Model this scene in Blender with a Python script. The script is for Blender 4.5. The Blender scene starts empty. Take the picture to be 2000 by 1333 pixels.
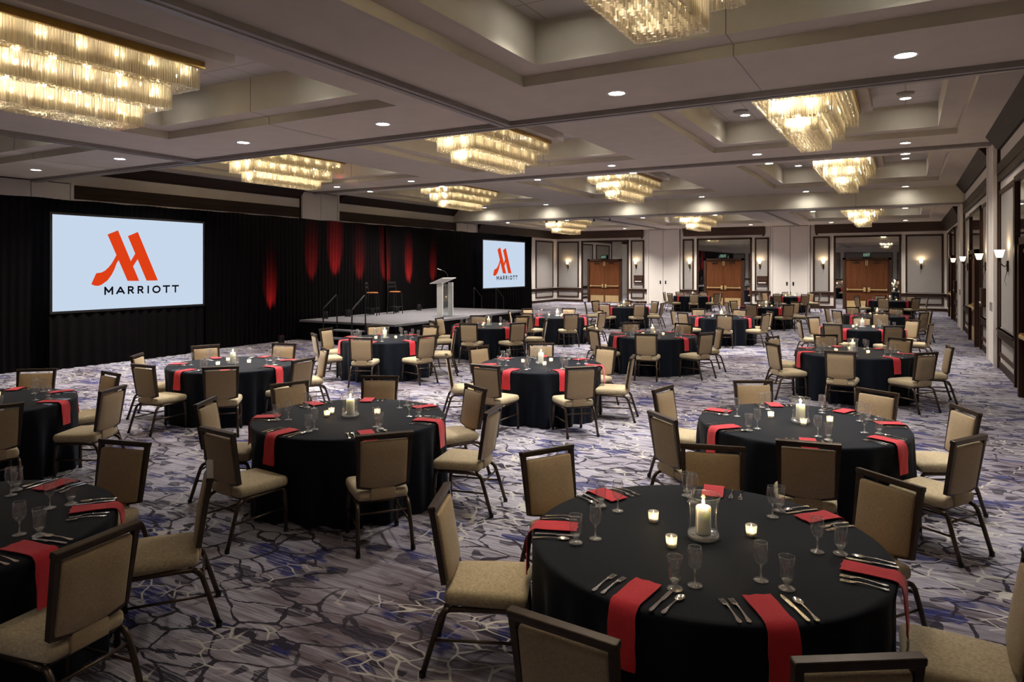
import bpy, bmesh, math, random
from mathutils import Vector, Matrix
R = math.radians
PI = math.pi
rnd = random.Random(7)
sc = bpy.context.scene
C = bpy.data.collections.new('ballroom'); sc.collection.children.link(C)

# ------------------------------------------------------------------ camera, world, exposure
TH = 0.5176481579; FPX = 1349.46; HOR = 522.2; CAMZ = 2.2
cd = bpy.data.cameras.new('camera'); cam = bpy.data.objects.new('camera', cd); C.objects.link(cam)
cam.location = (0, 0, CAMZ); cam.rotation_euler = (PI / 2, 0, TH)
cd.sensor_width = 36; cd.lens = FPX / 2000 * 36; cd.shift_y = -(666.5 - HOR) / 2000
cd.clip_start = .05; cd.clip_end = 200
sc.camera = cam
w = bpy.data.worlds.new('world'); sc.world = w; w.use_nodes = True
w.node_tree.nodes['Background'].inputs[0].default_value = (0, 0, 0, 1)
vs = sc.view_settings
vs.view_transform = 'Standard'; vs.look = 'None'; vs.gamma = 1; vs.use_curve_mapping = False
vs.exposure = 0.0
cy = sc.cycles
cy.use_denoising = True; cy.caustics_reflective = False; cy.caustics_refractive = False
cy.max_bounces = 8; cy.diffuse_bounces = 4; cy.glossy_bounces = 4; cy.transmission_bounces = 6
cy.transparent_max_bounces = 24; cy.sample_clamp_indirect = 4; cy.use_light_tree = True
cy.use_adaptive_sampling = True; cy.adaptive_threshold = .02

DOWN_W = 760.0      # one ceiling downlight
CHAND_W = 29.0       # one chandelier bulb
SCONCE_W = 18.0
UP_W = 9000.0

def proj(X, Y, Z):
    r = X * math.cos(TH) + Y * math.sin(TH); f = -X * math.sin(TH) + Y * math.cos(TH)
    if f < .15: return None
    return 1000 + FPX * r / f, HOR - FPX * (Z - CAMZ) / f, f
def seen(X, Y, Z, rad=.1):
    q = proj(X, Y, Z)
    if q is None: return False
    m = FPX * rad / q[2]
    return -m < q[0] < 2000 + m and -m < q[1] < 1333 + m

# ------------------------------------------------------------------ materials
def newmat(name):
    m = bpy.data.materials.new(name); m.use_nodes = True
    nt = m.node_tree
    return m, nt, nt.nodes['Principled BSDF']
def N(nt, t, **k):
    n = nt.nodes.new(t)
    for a, b in k.items(): setattr(n, a, b)
    return n
def setin(n, **k):
    for a, b in k.items():
        n.inputs[a.replace('_', ' ')].default_value = b
def mapping(nt, scale=(1, 1, 1), rot=(0, 0, 0), kind='Object'):
    tc = N(nt, 'ShaderNodeTexCoord'); mp = N(nt, 'ShaderNodeMapping')
    mp.inputs['Scale'].default_value = scale; mp.inputs['Rotation'].default_value = rot
    nt.links.new(tc.outputs[kind], mp.inputs[0]); return mp
def noise(nt, vec, scale, detail=3, rough=.55):
    n = N(nt, 'ShaderNodeTexNoise'); setin(n, Scale=scale, Detail=detail, Roughness=rough)
    if vec is not None: nt.links.new(vec, n.inputs['Vector'])
    return n
def ramp(nt, fac, stops):
    r = N(nt, 'ShaderNodeValToRGB'); el = r.color_ramp.elements
    while len(el) < len(stops): el.new(.5)
    for e, (p, c) in zip(el, stops):
        e.position = p; e.color = c if len(c) == 4 else (*c, 1)
    nt.links.new(fac, r.inputs[0]); return r
def mixc(nt, fac, a, b):
    m = N(nt, 'ShaderNodeMix', data_type='RGBA')
    for s, v in ((0, fac), (6, a), (7, b)):
        if isinstance(v, (int, float)): m.inputs[s].default_value = v
        elif isinstance(v, tuple): m.inputs[s].default_value = (*v, 1) if len(v) == 3 else v
        else: nt.links.new(v, m.inputs[s])
    return m.outputs[2]
def math_(nt, op, a, b=None, clamp=False):
    m = N(nt, 'ShaderNodeMath', operation=op, use_clamp=clamp)
    for i, v in enumerate((a, b)):
        if v is None: continue
        if isinstance(v, (int, float)): m.inputs[i].default_value = v
        else: nt.links.new(v, m.inputs[i])
    return m.outputs[0]
def bump(nt, bs, h, strength=.3, dist=.01):
    b = N(nt, 'ShaderNodeBump'); setin(b, Strength=strength, Distance=dist)
    nt.links.new(h, b.inputs['Height']); nt.links.new(b.outputs[0], bs.inputs['Normal'])

def plain(name, col, rough=.5, metal=0, var=.12, scale=6, spec=.5, bumpy=0):
    m, nt, b = newmat(name)
    mp = mapping(nt)
    n = noise(nt, mp.outputs[0], scale)
    c = ramp(nt, n.outputs['Fac'], [(.3, tuple(x * (1 - var) for x in col)), (.7, tuple(min(1, x * (1 + var)) for x in col))])
    nt.links.new(c.outputs[0], b.inputs['Base Color'])
    setin(b, Roughness=rough, Metallic=metal); b.inputs['Specular IOR Level'].default_value = spec
    if bumpy:
        n2 = noise(nt, mp.outputs[0], 160, 2); bump(nt, b, n2.outputs['Fac'], bumpy, .004)
    return m
def fabric(name, c1, c2, scale=420, rough=.85, sheen=.15, bstr=.35, spec=.25):
    m, nt, b = newmat(name)
    a = noise(nt, mapping(nt, (scale, scale * .12, scale * .12)).outputs[0], 1, 2)
    d = noise(nt, mapping(nt, (scale * .12, scale * .12, scale)).outputs[0], 1, 2)
    s = math_(nt, 'MULTIPLY', math_(nt, 'ADD', a.outputs['Fac'], d.outputs['Fac']), .5)
    c = ramp(nt, s, [(.36, c1), (.64, c2)])
    nt.links.new(c.outputs[0], b.inputs['Base Color'])
    setin(b, Roughness=rough); b.inputs['Sheen Weight'].default_value = sheen
    b.inputs['Specular IOR Level'].default_value = spec
    bump(nt, b, s, bstr, .002)
    return m
def wood(name, c1, c2, rough=.35, axis=2, scale=1.0):
    m, nt, b = newmat(name)
    s = [14 * scale] * 3; s[axis] = .9 * scale
    n = noise(nt, mapping(nt, tuple(s)).outputs[0], 1.6, 5, .6)
    c = ramp(nt, n.outputs['Fac'], [(.3, c1), (.7, c2)])
    nt.links.new(c.outputs[0], b.inputs['Base Color']); setin(b, Roughness=rough); b.inputs['Specular IOR Level'].default_value = .12
    return m
def emit(name, col, strength, sampled=True):
    m = bpy.data.materials.new(name); m.use_nodes = True; nt = m.node_tree
    nt.nodes.clear()
    o = N(nt, 'ShaderNodeOutputMaterial'); e = N(nt, 'ShaderNodeEmission')
    e.inputs[0].default_value = (*col, 1); e.inputs[1].default_value = strength
    nt.links.new(e.outputs[0], o.inputs[0])
    m.cycles.emission_sampling = 'AUTO' if sampled else 'NONE'
    return m
def thin_glass(name, tint=(1, 1, 1), rough=.09, base=.11, edge=1.0, haze=.05):
    m = bpy.data.materials.new(name); m.use_nodes = True; nt = m.node_tree; nt.nodes.clear()
    o = N(nt, 'ShaderNodeOutputMaterial'); t = N(nt, 'ShaderNodeBsdfTransparent'); g = N(nt, 'ShaderNodeBsdfGlossy')
    t.inputs[0].default_value = (*tint, 1); g.inputs['Roughness'].default_value = rough
    lw = N(nt, 'ShaderNodeLayerWeight'); lw.inputs[0].default_value = .35
    f = math_(nt, 'ADD', math_(nt, 'MULTIPLY', math_(nt, 'POWER', lw.outputs['Facing'], 2.2), edge), base, True)
    mx = N(nt, 'ShaderNodeMixShader'); nt.links.new(f, mx.inputs[0])
    nt.links.new(t.outputs[0], mx.inputs[1]); nt.links.new(g.outputs[0], mx.inputs[2])
    df = N(nt, 'ShaderNodeBsdfTranslucent'); df.inputs[0].default_value = (.9, .9, .9, 1); d2 = N(nt, 'ShaderNodeBsdfDiffuse'); d2.inputs[0].default_value = (.9, .9, .9, 1)
    hz = N(nt, 'ShaderNodeMixShader'); hz.inputs[0].default_value = .5; nt.links.new(df.outputs[0], hz.inputs[1]); nt.links.new(d2.outputs[0], hz.inputs[2])
    my = N(nt, 'ShaderNodeMixShader'); my.inputs[0].default_value = haze; nt.links.new(mx.outputs[0], my.inputs[1]); nt.links.new(hz.outputs[0], my.inputs[2])
    nt.links.new(my.outputs[0], o.inputs[0])
    return m

def carpet_mat():
    m, nt, b = newmat('patterned_carpet')
    L = nt.links.new
    tc = N(nt, 'ShaderNodeTexCoord'); P = tc.outputs['Object']
    wn = noise(nt, P, 1.1, 3)
    sub = N(nt, 'ShaderNodeVectorMath', operation='SUBTRACT'); L(wn.outputs['Color'], sub.inputs[0]); sub.inputs[1].default_value = (.5, .5, .5)
    scl = N(nt, 'ShaderNodeVectorMath', operation='SCALE'); L(sub.outputs[0], scl.inputs[0]); scl.inputs['Scale'].default_value = .40
    add = N(nt, 'ShaderNodeVectorMath', operation='ADD'); L(P, add.inputs[0]); L(scl.outputs[0], add.inputs[1])
    Wp = add.outputs[0]
    def mp(src, s, rot=0):
        n = N(nt, 'ShaderNodeMapping'); n.inputs['Scale'].default_value = s; n.inputs['Rotation'].default_value = (0, 0, rot)
        L(src, n.inputs[0]); return n.outputs[0]
    streak = noise(nt, mp(P, (.55, 9, 1)), 2.2, 4, .6).outputs['Fac']
    fine = noise(nt, mp(P, (1.2, 42, 1)), 2.0, 3, .6).outputs['Fac']
    big = noise(nt, P, .42, 3).outputs['Fac']
    f1 = math_(nt, 'ADD', math_(nt, 'MULTIPLY', big, .62), math_(nt, 'MULTIPLY', streak, .45))
    base = ramp(nt, f1, [(.40, (.075, .055, .062)), (.49, (.19, .165, .195)), (.58, (.315, .30, .355))]).outputs[0]
    base = mixc(nt, math_(nt, 'MULTIPLY', ramp(nt, fine, [(.48, (0, 0, 0)), (.66, (1, 1, 1))]).outputs[0], .7), base, (.075, .062, .078))
    # dark angular shards and blue splashes
    def shards(scale, stretch, lo, rot):
        vv = N(nt, 'ShaderNodeTexVoronoi', feature='F1'); vv.inputs['Scale'].default_value = scale
        L(mp(Wp, stretch, rot), vv.inputs['Vector'])
        sp_ = N(nt, 'ShaderNodeSeparateColor'); L(vv.outputs['Color'], sp_.inputs[0])
        return math_(nt, 'GREATER_THAN', sp_.outputs[0], lo)
    brk = ramp(nt, fine, [(.44, (0, 0, 0)), (.50, (1, 1, 1))]).outputs[0]
    base = mixc(nt, math_(nt, 'MULTIPLY', math_(nt, 'MULTIPLY', shards(6.5, (1, 2.1, 1), .84, .2), math_(nt, 'ADD', math_(nt, 'MULTIPLY', brk, .5), .5)), .93), base, (.024, .020, .034))
    bl = ramp(nt, noise(nt, mp(P, (.9, 1.6, 1)), 1.1, 3, .6).outputs['Fac'], [(.52, (0, 0, 0)), (.55, (1, 1, 1))]).outputs[0]
    base = mixc(nt, math_(nt, 'MULTIPLY', math_(nt, 'MULTIPLY', math_(nt, 'MULTIPLY', shards(3.4, (1, 2.0, 1), .58, -.2), bl), math_(nt, 'ADD', math_(nt, 'MULTIPLY', brk, .6), .4)), .95), base, (.014, .018, .10))
    # dark crackle lines
    v = N(nt, 'ShaderNodeTexVoronoi', feature='DISTANCE_TO_EDGE'); v.inputs['Scale'].default_value = 3.1
    L(mp(Wp, (.85, 1.5, 1), .3), v.inputs['Vector'])
    wv = math_(nt, 'MULTIPLY', math_(nt, 'SUBTRACT', noise(nt, P, 9, 3, .7).outputs['Fac'], .30), .15)
    ln = math_(nt, 'LESS_THAN', v.outputs['Distance'], wv)
    mk = ramp(nt, noise(nt, P, .55, 2).outputs['Fac'], [(.40, (.15, .15, .15)), (.50, (1, 1, 1))]).outputs[0]
    base = mixc(nt, math_(nt, 'MULTIPLY', math_(nt, 'MULTIPLY', ln, mk), .96), base, (.022, .018, .028))
    # pale branching lines
    v2 = N(nt, 'ShaderNodeTexVoronoi', feature='DISTANCE_TO_EDGE'); v2.inputs['Scale'].default_value = 5.6
    L(mp(Wp, (.8, 1.25, 1), -.5), v2.inputs['Vector'])
    ln2 = math_(nt, 'LESS_THAN', v2.outputs['Distance'], .034)
    mk2 = ramp(nt, noise(nt, mp(P, (1, 1.4, 1)), .8, 3).outputs['Fac'], [(.49, (0, 0, 0)), (.53, (1, 1, 1))]).outputs[0]
    base = mixc(nt, math_(nt, 'MULTIPLY', math_(nt, 'MULTIPLY', ln2, mk2), .8), base, (.44, .41, .37))
    L(base, b.inputs['Base Color']); setin(b, Roughness=.95); b.inputs['Specular IOR Level'].default_value = .1
    n = noise(nt, P, 260, 2); bump(nt, b, n.outputs['Fac'], .4, .006)
    return m

def rod_mat():
    m = bpy.data.materials.new('chandelier_glass'); m.use_nodes = True; nt = m.node_tree; nt.nodes.clear()
    o = N(nt, 'ShaderNodeOutputMaterial')
    t = N(nt, 'ShaderNodeBsdfTransparent'); t.inputs[0].default_value = (1, .96, .88, 1)
    tr = N(nt, 'ShaderNodeBsdfTranslucent'); tr.inputs[0].default_value = (.99, .925, .77, 1)
    g = N(nt, 'ShaderNodeBsdfGlossy'); g.inputs['Roughness'].default_value = .12; g.inputs[0].default_value = (1, .95, .85, 1)
    lw = N(nt, 'ShaderNodeLayerWeight'); lw.inputs[0].default_value = .4
    a = N(nt, 'ShaderNodeMixShader'); gn = noise(nt, mapping(nt, (34, 34, .6)).outputs[0], 1, 1)
    nt.links.new(math_(nt, 'ADD', math_(nt, 'MULTIPLY', math_(nt, 'SUBTRACT', gn.outputs['Fac'], .5), 1.1), .72, True), a.inputs[0])
    nt.links.new(t.outputs[0], a.inputs[1]); nt.links.new(tr.outputs[0], a.inputs[2])
    b = N(nt, 'ShaderNodeMixShader'); nt.links.new(math_(nt, 'MULTIPLY', lw.outputs['Facing'], .45), b.inputs[0])
    nt.links.new(a.outputs[0], b.inputs[1]); nt.links.new(g.outputs[0], b.inputs[2]); nt.links.new(b.outputs[0], o.inputs[0])
    return m
def wax_mat():
    m, nt, b = newmat('candle_wax')
    n = noise(nt, mapping(nt).outputs[0], 30)
    c = ramp(nt, n.outputs['Fac'], [(.3, (.93, .90, .83)), (.7, (.96, .93, .87))])
    nt.links.new(c.outputs[0], b.inputs['Base Color']); setin(b, Roughness=.5)
    b.inputs['Subsurface Weight'].default_value = 1.0; b.inputs['Subsurface Radius'].default_value = (1, .86, .66); b.inputs['Subsurface Scale'].default_value = .05
    return m
def votive_mat():
    m = bpy.data.materials.new('frosted_votive_glass'); m.use_nodes = True; nt = m.node_tree; nt.nodes.clear()
    o = N(nt, 'ShaderNodeOutputMaterial'); t = N(nt, 'ShaderNodeBsdfTransparent'); tr = N(nt, 'ShaderNodeBsdfTranslucent'); g = N(nt, 'ShaderNodeBsdfGlossy')
    tr.inputs[0].default_value = (.98, .93, .82, 1); g.inputs['Roughness'].default_value = .08
    a = N(nt, 'ShaderNodeMixShader'); a.inputs[0].default_value = .6; nt.links.new(t.outputs[0], a.inputs[1]); nt.links.new(tr.outputs[0], a.inputs[2])
    b = N(nt, 'ShaderNodeMixShader'); b.inputs[0].default_value = .1; nt.links.new(a.outputs[0], b.inputs[1]); nt.links.new(g.outputs[0], b.inputs[2])
    nt.links.new(b.outputs[0], o.inputs[0]); return m
def tile_mat():
    m, nt, b = newmat('ceiling_tile')
    mp = mapping(nt)
    br = N(nt, 'ShaderNodeTexBrick', offset=0.0)
    setin(br, Scale=1.0); br.inputs['Brick Width'].default_value = .61; br.inputs['Row Height'].default_value = .61
    br.inputs['Mortar Size'].default_value = .012
    br.inputs['Color1'].default_value = (.50, .47, .45, 1); br.inputs['Color2'].default_value = (.53, .50, .48, 1); br.inputs['Mortar'].default_value = (.33, .31, .29, 1)
    nt.links.new(mp.outputs[0], br.inputs[0]); nt.links.new(br.outputs[0], b.inputs['Base Color']); setin(b, Roughness=.9)
    return m

M = dict(
    carpet=carpet_mat(),
    ceil=plain('ceiling_paint', (.50, .445, .395), .9, var=.04, scale=2, spec=.2, bumpy=.25),
    coffer=plain('coffer_wallcovering', (.60, .56, .46), .9, var=.04, scale=2, spec=.2, bumpy=.3),
    tile=tile_mat(),
    track=plain('track_metal', (.26, .235, .225), .45, .3, .06),
    wall=plain('wall_paint', (.68, .63, .585), .7, var=.03, scale=1.5),
    panel=fabric('panel_fabric', (.255, .235, .222), (.315, .29, .275), 160, .9, 0, .15),
    dwood=wood('dark_wood', (.012, .0065, .005), (.032, .017, .012), .5, 1, .6),
    dwoodx=wood('dark_wood_crosswise', (.022, .011, .008), (.055, .027, .018), .5, 0, .6),
    dwoodz=wood('dark_wood_upright', (.022, .011, .008), (.055, .027, .018), .5, 2, .6),
    door=wood('door_wood', (.075, .025, .010), (.12, .043, .017), .38, 2, .8),
    brass=plain('brass', (.90, .68, .34), .42, 1, .06),
    mirror=plain('mirror_silver', (.86, .88, .87), .02, 1, .01),
    velour=fabric('black_velour', (.0028, .0022, .0026), (.0055, .0042, .005), 120, 1.0, .0, .1, .04),
    cloth=fabric('black_tablecloth', (.0036, .0052, .0100), (.0066, .0092, .0165), 700, .70, .04, .12, .10),
    red=fabric('red_napkin', (.46, .016, .030), (.58, .028, .046), 600, .8, .2, .15),
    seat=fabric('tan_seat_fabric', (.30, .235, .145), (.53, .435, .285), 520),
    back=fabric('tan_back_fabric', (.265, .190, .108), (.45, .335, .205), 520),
    bronze=plain('bronze_frame', (.050, .034, .024), .36, .55, .15, 20),
    legm=plain('bronze_leg', (.075, .052, .038), .3, .75, .15, 20),
    glass=thin_glass('clear_glass'),
    foot=thin_glass('glass_foot', (1, 1, 1), .16, .34, .9, .17),
    hglass=thin_glass('candle_glass', (.985, 1, .99), .05, .06, .9, .02),
    silver=plain('silver_cutlery', (.82, .78, .72), .16, 1, .05, 30),
    wax=wax_mat(), votive=votive_mat(),
    wick=plain('wick', (.02, .015, .01), .9),
    flame=emit('flame', (1, .62, .22), 26, False),
    white=plain('white_plastic', (.75, .74, .72), .4),
    lens=emit('downlight_lens', (1, .96, .88), 40, False),
    gold=plain('gold_plate', (.42, .27, .08), .32, 1, .1),
    rod=rod_mat(),
    bulb=emit('chandelier_bulb', (1, .86, .58), 60, False),
    shade=emit('sconce_shade', (1, .74, .40), 5.5, False),
    bracket=plain('sconce_bracket', (.045, .030, .020), .4, .6),
    screen=emit('projected_light', (.57, .68, .83), 1.0),
    logo=emit('projected_red', (.72, .050, .008), 1.0),
    ink=emit('projected_black', (.004, .004, .006), 1.0, False),
    black=plain('black_metal', (.012, .012, .013), .4, .3),
    stage=plain('stage_carpet', (.115, .108, .118), .9, 0, .25, 14, .2, .3),
    seatwood=wood('stool_seat_wood', (.30, .10, .035), (.42, .16, .06), .35, 0),
    acrylic=thin_glass('clear_acrylic', (.95, .97, .97), .03, .06, .5),
    frost=plain('frosted_acrylic', (.78, .77, .74), .35, 0, .03),
    uplens=emit('red_light_lens', (1, .03, .02), 10, False),
    exitg=plain('exit_sign_plate', (.02, .07, .045), .3),
    exitl=emit('exit_sign_letters', (.55, .85, .65), .55, False),
)

# ------------------------------------------------------------------ mesh helpers
class MB:
    def __init__(s): s.v = []; s.f = []; s.mi = []; s.cur = 0
    def add(s, vs, fs, mt=None):
        o = len(s.v); s.v += [tuple(x) for x in vs]; s.f += [[i + o for i in f] for f in fs]; s.mi += [s.cur] * len(fs)
        if mt is not None:
            for k in range(o, len(s.v)): s.v[k] = tuple(mt @ Vector(s.v[k]))
        return s
    def box(s, x0, x1, y0, y1, z0, z1, mt=None):
        return s.add([(x0, y0, z0), (x1, y0, z0), (x1, y1, z0), (x0, y1, z0), (x0, y0, z1), (x1, y0, z1), (x1, y1, z1), (x0, y1, z1)],
                     [(0, 3, 2, 1), (4, 5, 6, 7), (0, 1, 5, 4), (1, 2, 6, 5), (2, 3, 7, 6), (3, 0, 4, 7)], mt)
    def quad(s, a, b, c, d): return s.add([a, b, c, d], [(0, 1, 2, 3)])
    def lathe(s, prof, n=16, mt=None, close=False):
        vs = []; fs = []
        for r, z in prof:
            for k in range(n): vs.append((r * math.cos(2 * PI * k / n), r * math.sin(2 * PI * k / n), z))
        for i in range(len(prof) - 1):
            for k in range(n): fs.append((i * n + k, i * n + (k + 1) % n, (i + 1) * n + (k + 1) % n, (i + 1) * n + k))
        if prof[0][0] > 1e-4 and close: fs.append(tuple(range(n - 1, -1, -1)))
        if prof[-1][0] > 1e-4 and close: fs.append(tuple((len(prof) - 1) * n + k for k in range(n)))
        return s.add(vs, fs, mt)
    def tube(s, path, r, n=8, ry=None, mt=None, closed=False, up=None):
        path = [Vector(p) for p in path]; m = len(path); vs = []; fs = []
        nrm = None
        for i, p in enumerate(path):
            if closed: t = path[(i + 1) % m] - path[i - 1]
            else: t = path[min(i + 1, m - 1)] - path[max(i - 1, 0)]
            t.normalize()
            if nrm is None:
                ref = Vector(up) if up else (Vector((1, 0, 0)) if abs(t.x) < .8 else Vector((0, 0, 1)))
                nrm = (ref - t * ref.dot(t)).normalized()
            else: nrm = (nrm - t * nrm.dot(t)).normalized()
            bn = t.cross(nrm)
            rr = r[i] if isinstance(r, (list, tuple)) else r
            for k in range(n):
                a = 2 * PI * (k + .5) / n
                vs.append(p + nrm * math.cos(a) * rr + bn * math.sin(a) * (rr if ry is None else ry))
        for i in range(m if closed else m - 1):
            j = (i + 1) % m
            for k in range(n): fs.append((i * n + k, i * n + (k + 1) % n, j * n + (k + 1) % n, j * n + k))
        if not closed:
            fs.append(tuple(range(n - 1, -1, -1))); fs.append(tuple((m - 1) * n + k for k in range(n)))
        return s.add(vs, fs, mt)
    def prism(s, poly, h0, h1, ax='z', mt=None):
        n = len(poly)
        def P(a, b, h): return (a, b, h) if ax == 'z' else ((h, a, b) if ax == 'x' else (a, h, b))
        vs = [P(a, b, h0) for a, b in poly] + [P(a, b, h1) for a, b in poly]
        fs = [tuple(range(n - 1, -1, -1)), tuple(range(n, 2 * n))] + [(i, (i + 1) % n, n + (i + 1) % n, n + i) for i in range(n)]
        return s.add(vs, fs, mt)
    def rbox(s, x0, x1, y0, y1, z0, z1, rad=.01, seg=2, fn=None, mt=None):
        bm = bmesh.new(); bmesh.ops.create_cube(bm, size=1)
        for v in bm.verts:
            v.co = Vector(((x0 + x1) / 2 + v.co.x * (x1 - x0), (y0 + y1) / 2 + v.co.y * (y1 - y0), (z0 + z1) / 2 + v.co.z * (z1 - z0)))
        bmesh.ops.bevel(bm, geom=list(bm.edges), offset=rad, segments=seg, profile=.5, affect='EDGES')
        if fn:
            bmesh.ops.subdivide_edges(bm, edges=[e for e in bm.edges if e.calc_length() > 3.2 * rad], cuts=3, use_grid_fill=True)
            for v in bm.verts: v.co = Vector(fn(*v.co))
        bm.verts.index_update()
        s.add([v.co[:] for v in bm.verts], [[v.index for v in f.verts] for f in bm.faces], mt); bm.free(); return s
    def mesh(s, name, mats, smooth=False):
        me = bpy.data.meshes.new(name); me.from_pydata(s.v, [], s.f)
        for m in (mats if isinstance(mats, (list, tuple)) else [mats]): me.materials.append(m)
        if isinstance(mats, (list, tuple)) and len(mats) > 1: me.polygons.foreach_set('material_index', s.mi)
        if smooth: me.polygons.foreach_set('use_smooth', [True] * len(me.polygons)); 
        me.validate(); me.update()
        if smooth == 'auto':
            me.set_sharp_from_angle(angle=R(40))
        return me
    def obj(s, name, mats, parent=None, smooth=False):
        o = bpy.data.objects.new(name, s.mesh(name, mats, smooth)); C.objects.link(o)
        if parent is not None: o.parent = parent
        return o
def tag(o, label, cat, group=None):
    o['label'] = label; o['category'] = cat
    if group: o['group'] = group
    return o
def thing(name, label=None, cat=None, loc=(0, 0, 0), rz=0, group=None):
    o = bpy.data.objects.new(name, None); C.objects.link(o); o.location = loc; o.rotation_euler = (0, 0, rz); o.empty_display_size = .1
    if label: tag(o, label, cat, group)
    return o
def struct(o): o['kind'] = 'structure'; return o
def kids(o): return KIDS.get(o.name, [])
KIDS = {}
def reg(root):          # remember a finished thing's tree so copies need no scene look-ups
    for o in C.objects:
        if o.parent is not None and o.parent.name not in DONE: KIDS.setdefault(o.parent.name, []).append(o)
    DONE.update(KIDS.keys()); return root
DONE = set()
def dup(root, loc, rz=0, label=None, group=None, scale=None):
    r = root.copy(); C.objects.link(r); r.location = loc; r.rotation_euler = (0, 0, rz)
    if label: r['label'] = label
    if group: r['group'] = group
    for ch in kids(root):
        c = ch.copy(); C.objects.link(c); c.parent = r
        for g in kids(ch):
            d = g.copy(); C.objects.link(d); d.parent = c
    return r
class Proto:            # the first placement moves the original itself, later ones copy it
    def __init__(s, root): s.root = reg(root); s.used = False
    def put(s, loc, rz, label, group=None):
        if s.used: return dup(s.root, loc, rz, label, group)
        s.used = True; r = s.root; r.location = loc; r.rotation_euler = (0, 0, rz); r['label'] = label
        if group: r['group'] = group
        return r
def lamp(kind, name, loc, power, col, rot=(0, 0, 0), radius=.05, **k):
    l = bpy.data.lights.new(name, kind); l.energy = power; l.color = col
    if kind in ('POINT', 'SPOT'): l.shadow_soft_size = radius
    for a, b in k.items(): setattr(l, a, b)
    o = bpy.data.objects.new(name, l); C.objects.link(o); o.location = loc; o.rotation_euler = rot
    return o

# ------------------------------------------------------------------ room numbers
XR, XL, YB, YF = 1.80, -19.6, 40.2, -6.0
ZL, ZM = 4.46, 5.05            # low ceiling (front and far section), high ceiling (middle)
Y1, Y2, Y3 = 9.52, 19.1, 28.55 # front edge of the middle section, second track, beam
COLX = (-1.6, -8.75, -15.85)
ROWS = ((4.35, 4.12, ZL), (14.25, 14.28, ZM), (23.35, 23.6, ZM), (33.6, 33.75, ZL))
ROWN = ('front', 'second', 'third', 'far')
COLN = ('sconce wall', 'middle', 'stage wall')

fl = MB().box(XL - .2, XR + .2, YF - .2, YB + .2, -.1, 0).obj('floor', M['carpet']); struct(fl)

# ceiling with coffers
HX, HY, IN, FH, WH = 2.56, 3.25, .36, .13, .52
ce = MB()
def holes(row): return [(x - HX, x + HX, ROWS[row][0] - HY, ROWS[row][0] + HY) for x in COLX]
def plate(x0, x1, y0, y1, z, hs):
    xs = sorted({x0, x1, *[h[0] for h in hs], *[h[1] for h in hs]}); ys = sorted({y0, y1, *[h[2] for h in hs], *[h[3] for h in hs]})
    for a, b in zip(xs, xs[1:]):
        for c, d in zip(ys, ys[1:]):
            mx, my = (a + b) / 2, (c + d) / 2
            if any(h[0] < mx < h[1] and h[2] < my < h[3] for h in hs): continue
            ce.quad((a, c, z), (a, d, z), (b, d, z), (b, c, z))
plate(XL - .1, XR + .1, YF - .1, Y1, ZL, holes(0))
plate(XL - .1, XR + .1, Y1, Y3, ZM, holes(1) + holes(2))
plate(XL - .1, XR + .1, Y3, YB + .1, ZL, holes(3))
ce.quad((XL, Y1, ZL), (XR, Y1, ZL), (XR, Y1, ZM), (XL, Y1, ZM))
ce.cur = 1
ce.quad((XR, Y3, ZL), (XL, Y3, ZL), (XL, Y3, ZM), (XR, Y3, ZM))
ceil = struct(ce.obj('ceiling', [M['ceil'], M['coffer']]))
for r in range(4):
    yc, _, z = ROWS[r]
    for ci, xc in enumerate(COLX):
        m = MB(); a, b, c, d = xc - HX, xc + HX, yc - HY, yc + HY
        def ring(x0, x1, y0, y1, z0, X0, X1, YA, YB_, z1):
            A = [(x0, y0, z0), (x1, y0, z0), (x1, y1, z0), (x0, y1, z0)]; B = [(X0, YA, z1), (X1, YA, z1), (X1, YB_, z1), (X0, YB_, z1)]
            for i in range(4): m.quad(A[(i + 1) % 4], A[i], B[i], B[(i + 1) % 4])
        i_ = IN
        m.cur = 0; ring(a, b, c, d, z, a, b, c, d, z + FH)
        m.cur = 1; ring(a, b, c, d, z + FH, a + i_, b - i_, c + i_, d - i_, z + FH)
        m.cur = 0; ring(a + i_, b - i_, c + i_, d - i_, z + FH, a + i_, b - i_, c + i_, d - i_, z + FH + WH)
        m.cur = 2; m.quad((a + i_, c + i_, z + FH + WH), (a + i_, d - i_, z + FH + WH), (b - i_, d - i_, z + FH + WH), (b - i_, c + i_, z + FH + WH))
        m.obj('coffer', [M['coffer'], M['ceil'], M['tile']], ceil)
# expansion seams along the middle of each column of coffers
for xc in COLX:
    m = MB(); g_ = .007; t_ = .003
    edges = []
    for (y0, y1, z, rows) in ((YF, Y1, ZL, (0,)), (Y1, Y3, ZM, (1, 2)), (Y3, YB, ZL, (3,))):
        cuts = [y0] + [v for r in rows for v in (ROWS[r][0] - HY, ROWS[r][0] + HY)] + [y1]
        for a, b in zip(cuts[::2], cuts[1::2]): m.box(xc - g_, xc + g_, a, b, z - t_, z)
    for r in range(4):
        yc, _, z = ROWS[r]
        for sy in (-1, 1):
            y = yc + sy * HY; yi = yc + sy * (HY - IN)
            m.box(xc - g_, xc + g_, min(y, y - sy * t_), max(y, y - sy * t_), z, z + FH)
            m.box(xc - g_, xc + g_, min(y, yi), max(y, yi), z + FH - t_, z + FH)
            m.box(xc - g_, xc + g_, min(yi, yi - sy * t_), max(yi, yi - sy * t_), z + FH, z + FH + WH)
    m.box(xc - g_, xc + g_, Y3 - t_, Y3, ZL, ZM)
    m.obj('seam', M['track'], ceil)
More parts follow.
